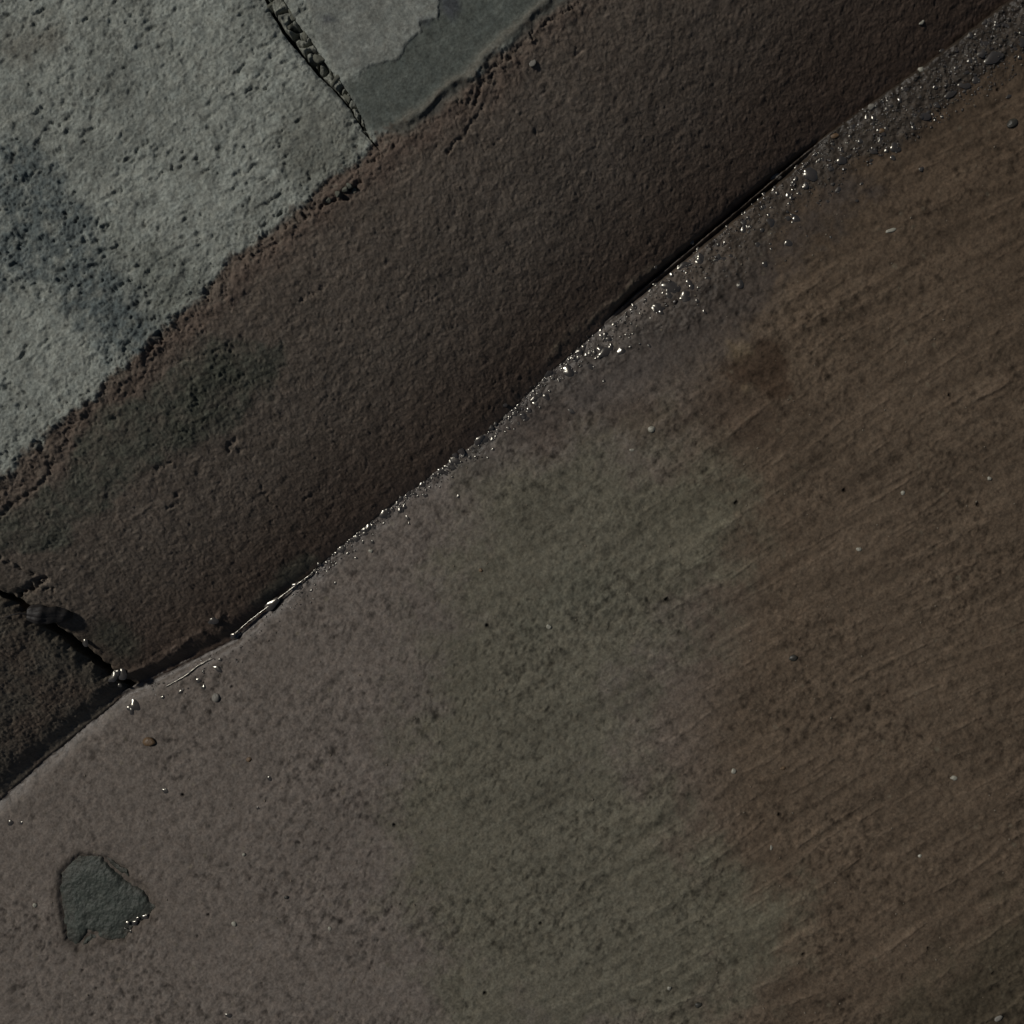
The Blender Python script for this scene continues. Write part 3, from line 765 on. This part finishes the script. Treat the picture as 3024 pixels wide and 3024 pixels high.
# clusters of round wet beads and bright droplets along the foot of the kerb
def caps(L):
    """water caps: (x, y, z, footprint radius, stretch, angle)"""
    Vs = []; Fs = []; n = 0
    rings, seg = 7, 20; am = math.radians(34)
    base = [(0, 0, 1.0)]
    for i in range(1, rings + 1):
        a = am * i / rings
        for j in range(seg):
            t = 2 * math.pi * j / seg
            base.append((math.sin(a) * math.cos(t), math.sin(a) * math.sin(t), math.cos(a)))
    base = np.array(base); base[:, 2] -= math.cos(am) + .02; base /= math.sin(am)
    F = [(0, 1 + j, 1 + (j + 1) % seg) for j in range(seg)]
    for i in range(rings - 1):
        for j in range(seg):
            a, b_ = 1 + i * seg + j, 1 + i * seg + (j + 1) % seg
            F += [(a, a + seg, b_ + seg), (a, b_ + seg, b_)]
    F = np.array(F)
    for x, y, z, r, s, a in L:
        wob = 1 + .22 * np.sin(base[:, 0] * 3.1 + a * 5) * np.cos(base[:, 1] * 2.7 + a * 3)
        V = rotz(base * wob[:, None] * np.array([r * s, r, r]), a) + np.array([x, y, z])
        Vs.append(V); Fs.append(F + n); n += len(V)
    return np.concatenate(Vs), np.concatenate(Fs)
glints = []   # (px, py, size) bright drops seen one by one
for a, b_, s in [(20, 1090, 2.6), (50, 1056, 2.4), (93, 1033, 2.8), (135, 990, 3.0), (152, 978, 2.8), (176, 970, 2), (240, 905, 3.4), (252, 895, 2.6), (280, 880, 2), (318, 890, 2.2), (342, 870, 2.2), (315, 832, 3.0), (325, 824, 2.4), (352, 815, 1.8), (365, 800, 2.4), (395, 805, 1.8), (435, 755, 2.6), (532, 685, 2.6), (558, 662, 2.2), (585, 643, 2.2), (605, 628, 3.2), (602, 600, 2.4), (634, 578, 2.4), (725, 530, 3.2), (742, 518, 2.8), (790, 460, 2.4), (813, 440, 2.0), (868, 484, 1.8), (960, 403, 3.0), (955, 395, 2.0), (862, 345, 1.8), (1024, 338, 2.6), (1017, 310, 2.2), (1075, 303, 3.2), (1014, 272, 1.8), (1066, 217, 2.0), (1086, 178, 2.6), (1192, 170, 3.4), (1232, 174, 1.8), (1305, 148, 2.4), (1228, 113, 2.4), (1250, 66, 2.6), (1272, 42, 2.8), (1285, 85, 2.2), (1305, 78, 2.0), (1325, 72, 2.2), (1358, 58, 2.8), (1378, 72, 3.2), (1350, 95, 2.0), (1410, 48, 2.6), (1397, 5, 2.8), (1468, 60, 2.8), (1376, 220, 1.8), (1210, 376, 1.8)]:
    glints.append((*R5(a, b_), s))
for a, b_, s in [(15, 1608, 3.2), (38, 1595, 3.0), (92, 1532, 3.0), (103, 1490, 3.4), (175, 1538, 3.2), (160, 1550, 2.0), (205, 1490, 2.8), (195, 1470, 2.0), (168, 1380, 2.4), (250, 1352, 3.0), (240, 1360, 2.4), (255, 1338, 2.2), (340, 1342, 2.4), (374, 1348, 2.0), (458, 1475, 2.6), (548, 1270, 2.0), (475, 1160, 2.4), (474, 1190, 2.4), (511, 1180, 2.2), (609, 1153, 3.2), (605, 1120, 1.8), (570, 1195, 2.0), (748, 1135, 2.4), (708, 1262, 2.4), (585, 1370, 2.2), (705, 1018, 2.4), (795, 970, 2.6), (820, 912, 3.6), (808, 905, 2.4), (832, 918, 2.2), (820, 880, 2.2), (886, 830, 2.2), (924, 880, 2.2), (978, 836, 3.2), (965, 985, 2.2), (1035, 670, 2.6), (1110, 622, 2.0), (1187, 690, 2.2), (1258, 767, 3.2), (1075, 740, 2.0), (1145, 790, 2.0), (1183, 735, 2.0), (1405, 612, 2.8), (1390, 615, 2.2), (1343, 648, 2.0), (1350, 608, 1.8), (1470, 555, 2.2), (1540, 497, 2.8), (1525, 505, 2.0), (1612, 453, 2.6), (1672, 423, 3.2), (1565, 369, 2.4), (1635, 330, 2.4), (1660, 322, 2.0), (1695, 298, 2.8), (1755, 316, 3.2), (1745, 268, 1.8), (1632, 208, 2.2), (1715, 246, 2.2), (1500, 266, 2.2), (1710, 138, 2.0), (1898, 237, 3.0), (1865, 262, 2.2), (1825, 150, 2.0), (1380, 378, 2.4), (1303, 435, 2.2), (1620, 388, 2.2), (1610, 395, 1.8), (20, 1385, 2.0), (212, 1248, 2.0), (345, 1270, 2.0)]:
    glints.append((*R3(a, b_), s))
for a, b_, s in [(597, 112, 3.0), (627, 121, 3.2), (578, 137, 3.0), (595, 186, 1.8), (698, 281, 3.4), (682, 306, 2.4), (668, 298, 1.8), (843, 238, 2.4), (1030, 150, 2.6), (1058, 184, 2.4), (1130, 92, 2.2), (1055, 104, 1.8), (1143, 42, 1.8), (938, 208, 1.8), (54, 889, 2.4), (111, 889, 2.0), (570, 1231, 2.2), (697, 1409, 3.4), (660, 1411, 2.8), (647, 1440, 2.0), (676, 1457, 2.2), (750, 1380, 2.4), (757, 1372, 2.0), (712, 1388, 2.0), (1399, 659, 2.4), (858, 724, 2.0), (1338, 811, 1.8), (1186, 1887, 2.0)]:
    glints.append((*R7(a, b_), s))
for a, b_, s in [(1121, 1456, 2.8), (433, 1579, 2.4), (1208, 1536, 4.2), (1225, 1525, 2.6), (1531, 1278, 3.8), (1706, 1139, 2.8), (1656, 1168, 1.8), (1775, 1090, 2.8), (1806, 1056, 2.2), (1850, 1034, 2.8)]:
    glints.append((a * .3638, 638.9 + b_ * .3638, s))
def surf_z(x, y):
    yy = y - float(base_y(np.array(x)))
    if yy > 0.001: return kerb_z(x, y)
    return road_z(x, y)
L = []
for px, py, s in glints:
    x, y = at(px, py)
    r = (s / 2.4) ** 1.5 * .0029 * random.uniform(.8, 1.15)
    zz = surf_z(x, y) + .0001
    if poly_sd(np.array([x]), np.array([y]), lump_pl)[0] < .002: zz = LUMP_TOP; r *= .62
    L.append((x, y, zz, r, 1 + .9 * random.random() ** 2, random.random() * 3))
for px, py, r_, st_ in [(514, 1139, .0044, 2.2), (441, 1198, .0024, 1.3), (557, 1104, .0024, 1.4), (904, 829, .0034, 1.8)]:
    x, y = at(px, py)
    L.append((x, y, max(surf_z(x, y), 0) + .0012, r_, st_, 0.03))
for i in range(520):                                 # finer sparkle between the larger drops
    x = rng.uniform(-.30, .74)
    u = rng.exponential(.006) if x < .0 else abs(rng.normal(0, .45)) * np.interp(x, [0, .1, .3, .75], [.012, .03, .05, .07])
    y = float(base_y(np.array(x))) - u
    L.append((x, y, surf_z(x, y) + .0002, (.0008 + .0013 * rng.random() ** 2), 1 + .8 * rng.random(), rng.uniform(0, 3)))
V, F = caps(L)
o = tri_object('water_beads', V, F, Mw)
tag(o, 'bright water beads sparkling along the wet foot of the kerb', 'water', kind='stuff')

# thin lip of water running along the kerb foot
def ribbon(px_list, r, name, label):
    pl = pts(px_list); P3 = []
    for i in range(len(pl) - 1):
        for k in range(12):
            t = k / 12; q = pl[i] * (1 - t) + pl[i + 1] * t; P3.append(q)
    P3.append(pl[-1]); P3 = np.array(P3)
    V = []; F = []; sg = 14
    for i, q in enumerate(P3):
        d = P3[min(i + 1, len(P3) - 1)] - P3[max(i - 1, 0)]; d /= np.linalg.norm(d) + 1e-9
        t = i / (len(P3) - 1); rr = r * (.25 + .75 * math.sin(math.pi * t) ** .5) * (1 + .15 * math.sin(i * 1.1))
        z = max(surf_z(q[0], q[1]), 0) * .5 + .0010
        for j in range(sg):
            a = 2 * math.pi * j / sg
            V.append((q[0] - d[1] * rr * math.cos(a), q[1] + d[0] * rr * math.cos(a), z + rr * math.sin(a)))
    for i in range(len(P3) - 1):
        for j in range(sg):
            a, b_ = i * sg + j, i * sg + (j + 1) % sg
            F += [(a, b_, b_ + sg), (a, b_ + sg, a + sg)]
    return np.array(V), np.array(F)
A = ribbon([(438, 1200), (470, 1172), (512, 1140), (556, 1106), (585, 1085), (597, 1072)], .0009, '', '')
o = tri_object('water_line', A[0], A[1], Mw)
tag(o, kind='structure')
A = ribbon([(312, 1296), (350, 1275), (372, 1257), (402, 1240)], .0007, '', '')
o = tri_object('water_line', A[0], A[1], Mw); tag(o, kind='structure')

# wet grit: thousands of grains, one heap
M_grit = stone_mat('wet_grit', lin(64, 58, 52), .2, .5, 900, .9, .2)
def grains(n, fx, mat, name, label):
    Vs = []; Fs = []; c = 0; i = 0
    protos = [angular(ICO2[0], 300 + k, 8, .3) for k in range(12)]
    XY = []; S = []
    while len(XY) < n:
        q = fx()
        if q is None: continue
        XY.append(q[:2]); S.append(q[2])
    XY = np.array(XY)
    by = base_y(XY[:, 0])
    zr = road_fields(XY[:, 0][None], XY[:, 1][None])[0][0]
    zk = kerb_fields(XY[:, 0][None], XY[:, 1][None], 'a')[0][0]
    z = np.where(XY[:, 1] - by > .0005, zk, zr)
    for k in range(n):
        V = rotz(protos[k % 12] * S[k] * np.array([1.15, .9, .75]), rng.uniform(0, 6.28)) + np.array([XY[k, 0], XY[k, 1], z[k] + S[k] * .2])
        Vs.append(V); Fs.append(ICO2[1] + c); c += len(V)
    o = tri_object(name, np.concatenate(Vs), np.concatenate(Fs), mat)
    tag(o, label, 'grit', kind='stuff')
def band():
    x = rng.uniform(-.02, .86)
    wdt = np.interp(x, [-.02, .1, .2, .35, .5, .8], [.012, .026, .042, .05, .062, .07])
    keep = np.interp(x, [-.02, .15, .3, .5, .8], [.10, .16, .22, .75, 1])
    if rng.random() > keep: return None
    u = abs(rng.normal(0, .45)) * wdt - .004 * rng.random() if x < .3 else rng.beta(1.3, 1.9) * wdt - .004
    if .07 < x < .34: u = abs(u) + .005
    s = .00035 + .0008 * rng.random() ** 2.4 + (.0016 * rng.random() if rng.random() < .015 else 0)
    return x, float(base_y(np.array(x))) - u, s
grains(7500, band, M_grit, 'wet_grit', 'band of wet dark grit piled along the right part of the kerb foot')
def leftfoot():
    x = rng.uniform(-.50, .0)
    u = abs(rng.normal(0, .006)) if x > -.3 else abs(rng.normal(0, .012)) + .003
    return x, float(base_y(np.array(x))) - u, .0004 + .0007 * rng.random() ** 2
grains(500, leftfoot, M_grit, 'fine_grit', 'thin line of fine wet grit along the left part of the kerb foot')
# sand strewn over the concrete
M_sand = stone_mat('loose_sand', lin(112, 102, 88), .7, .5, 900, .4, .3)
def strewn():
    x = rng.uniform(-.75, .75); y = rng.uniform(-.75, -.02)
    return x, y, .0003 + .0008 * rng.random() ** 3
grains(1500, strewn, M_sand, 'loose_sand', 'fine grains of sand strewn over the concrete road')
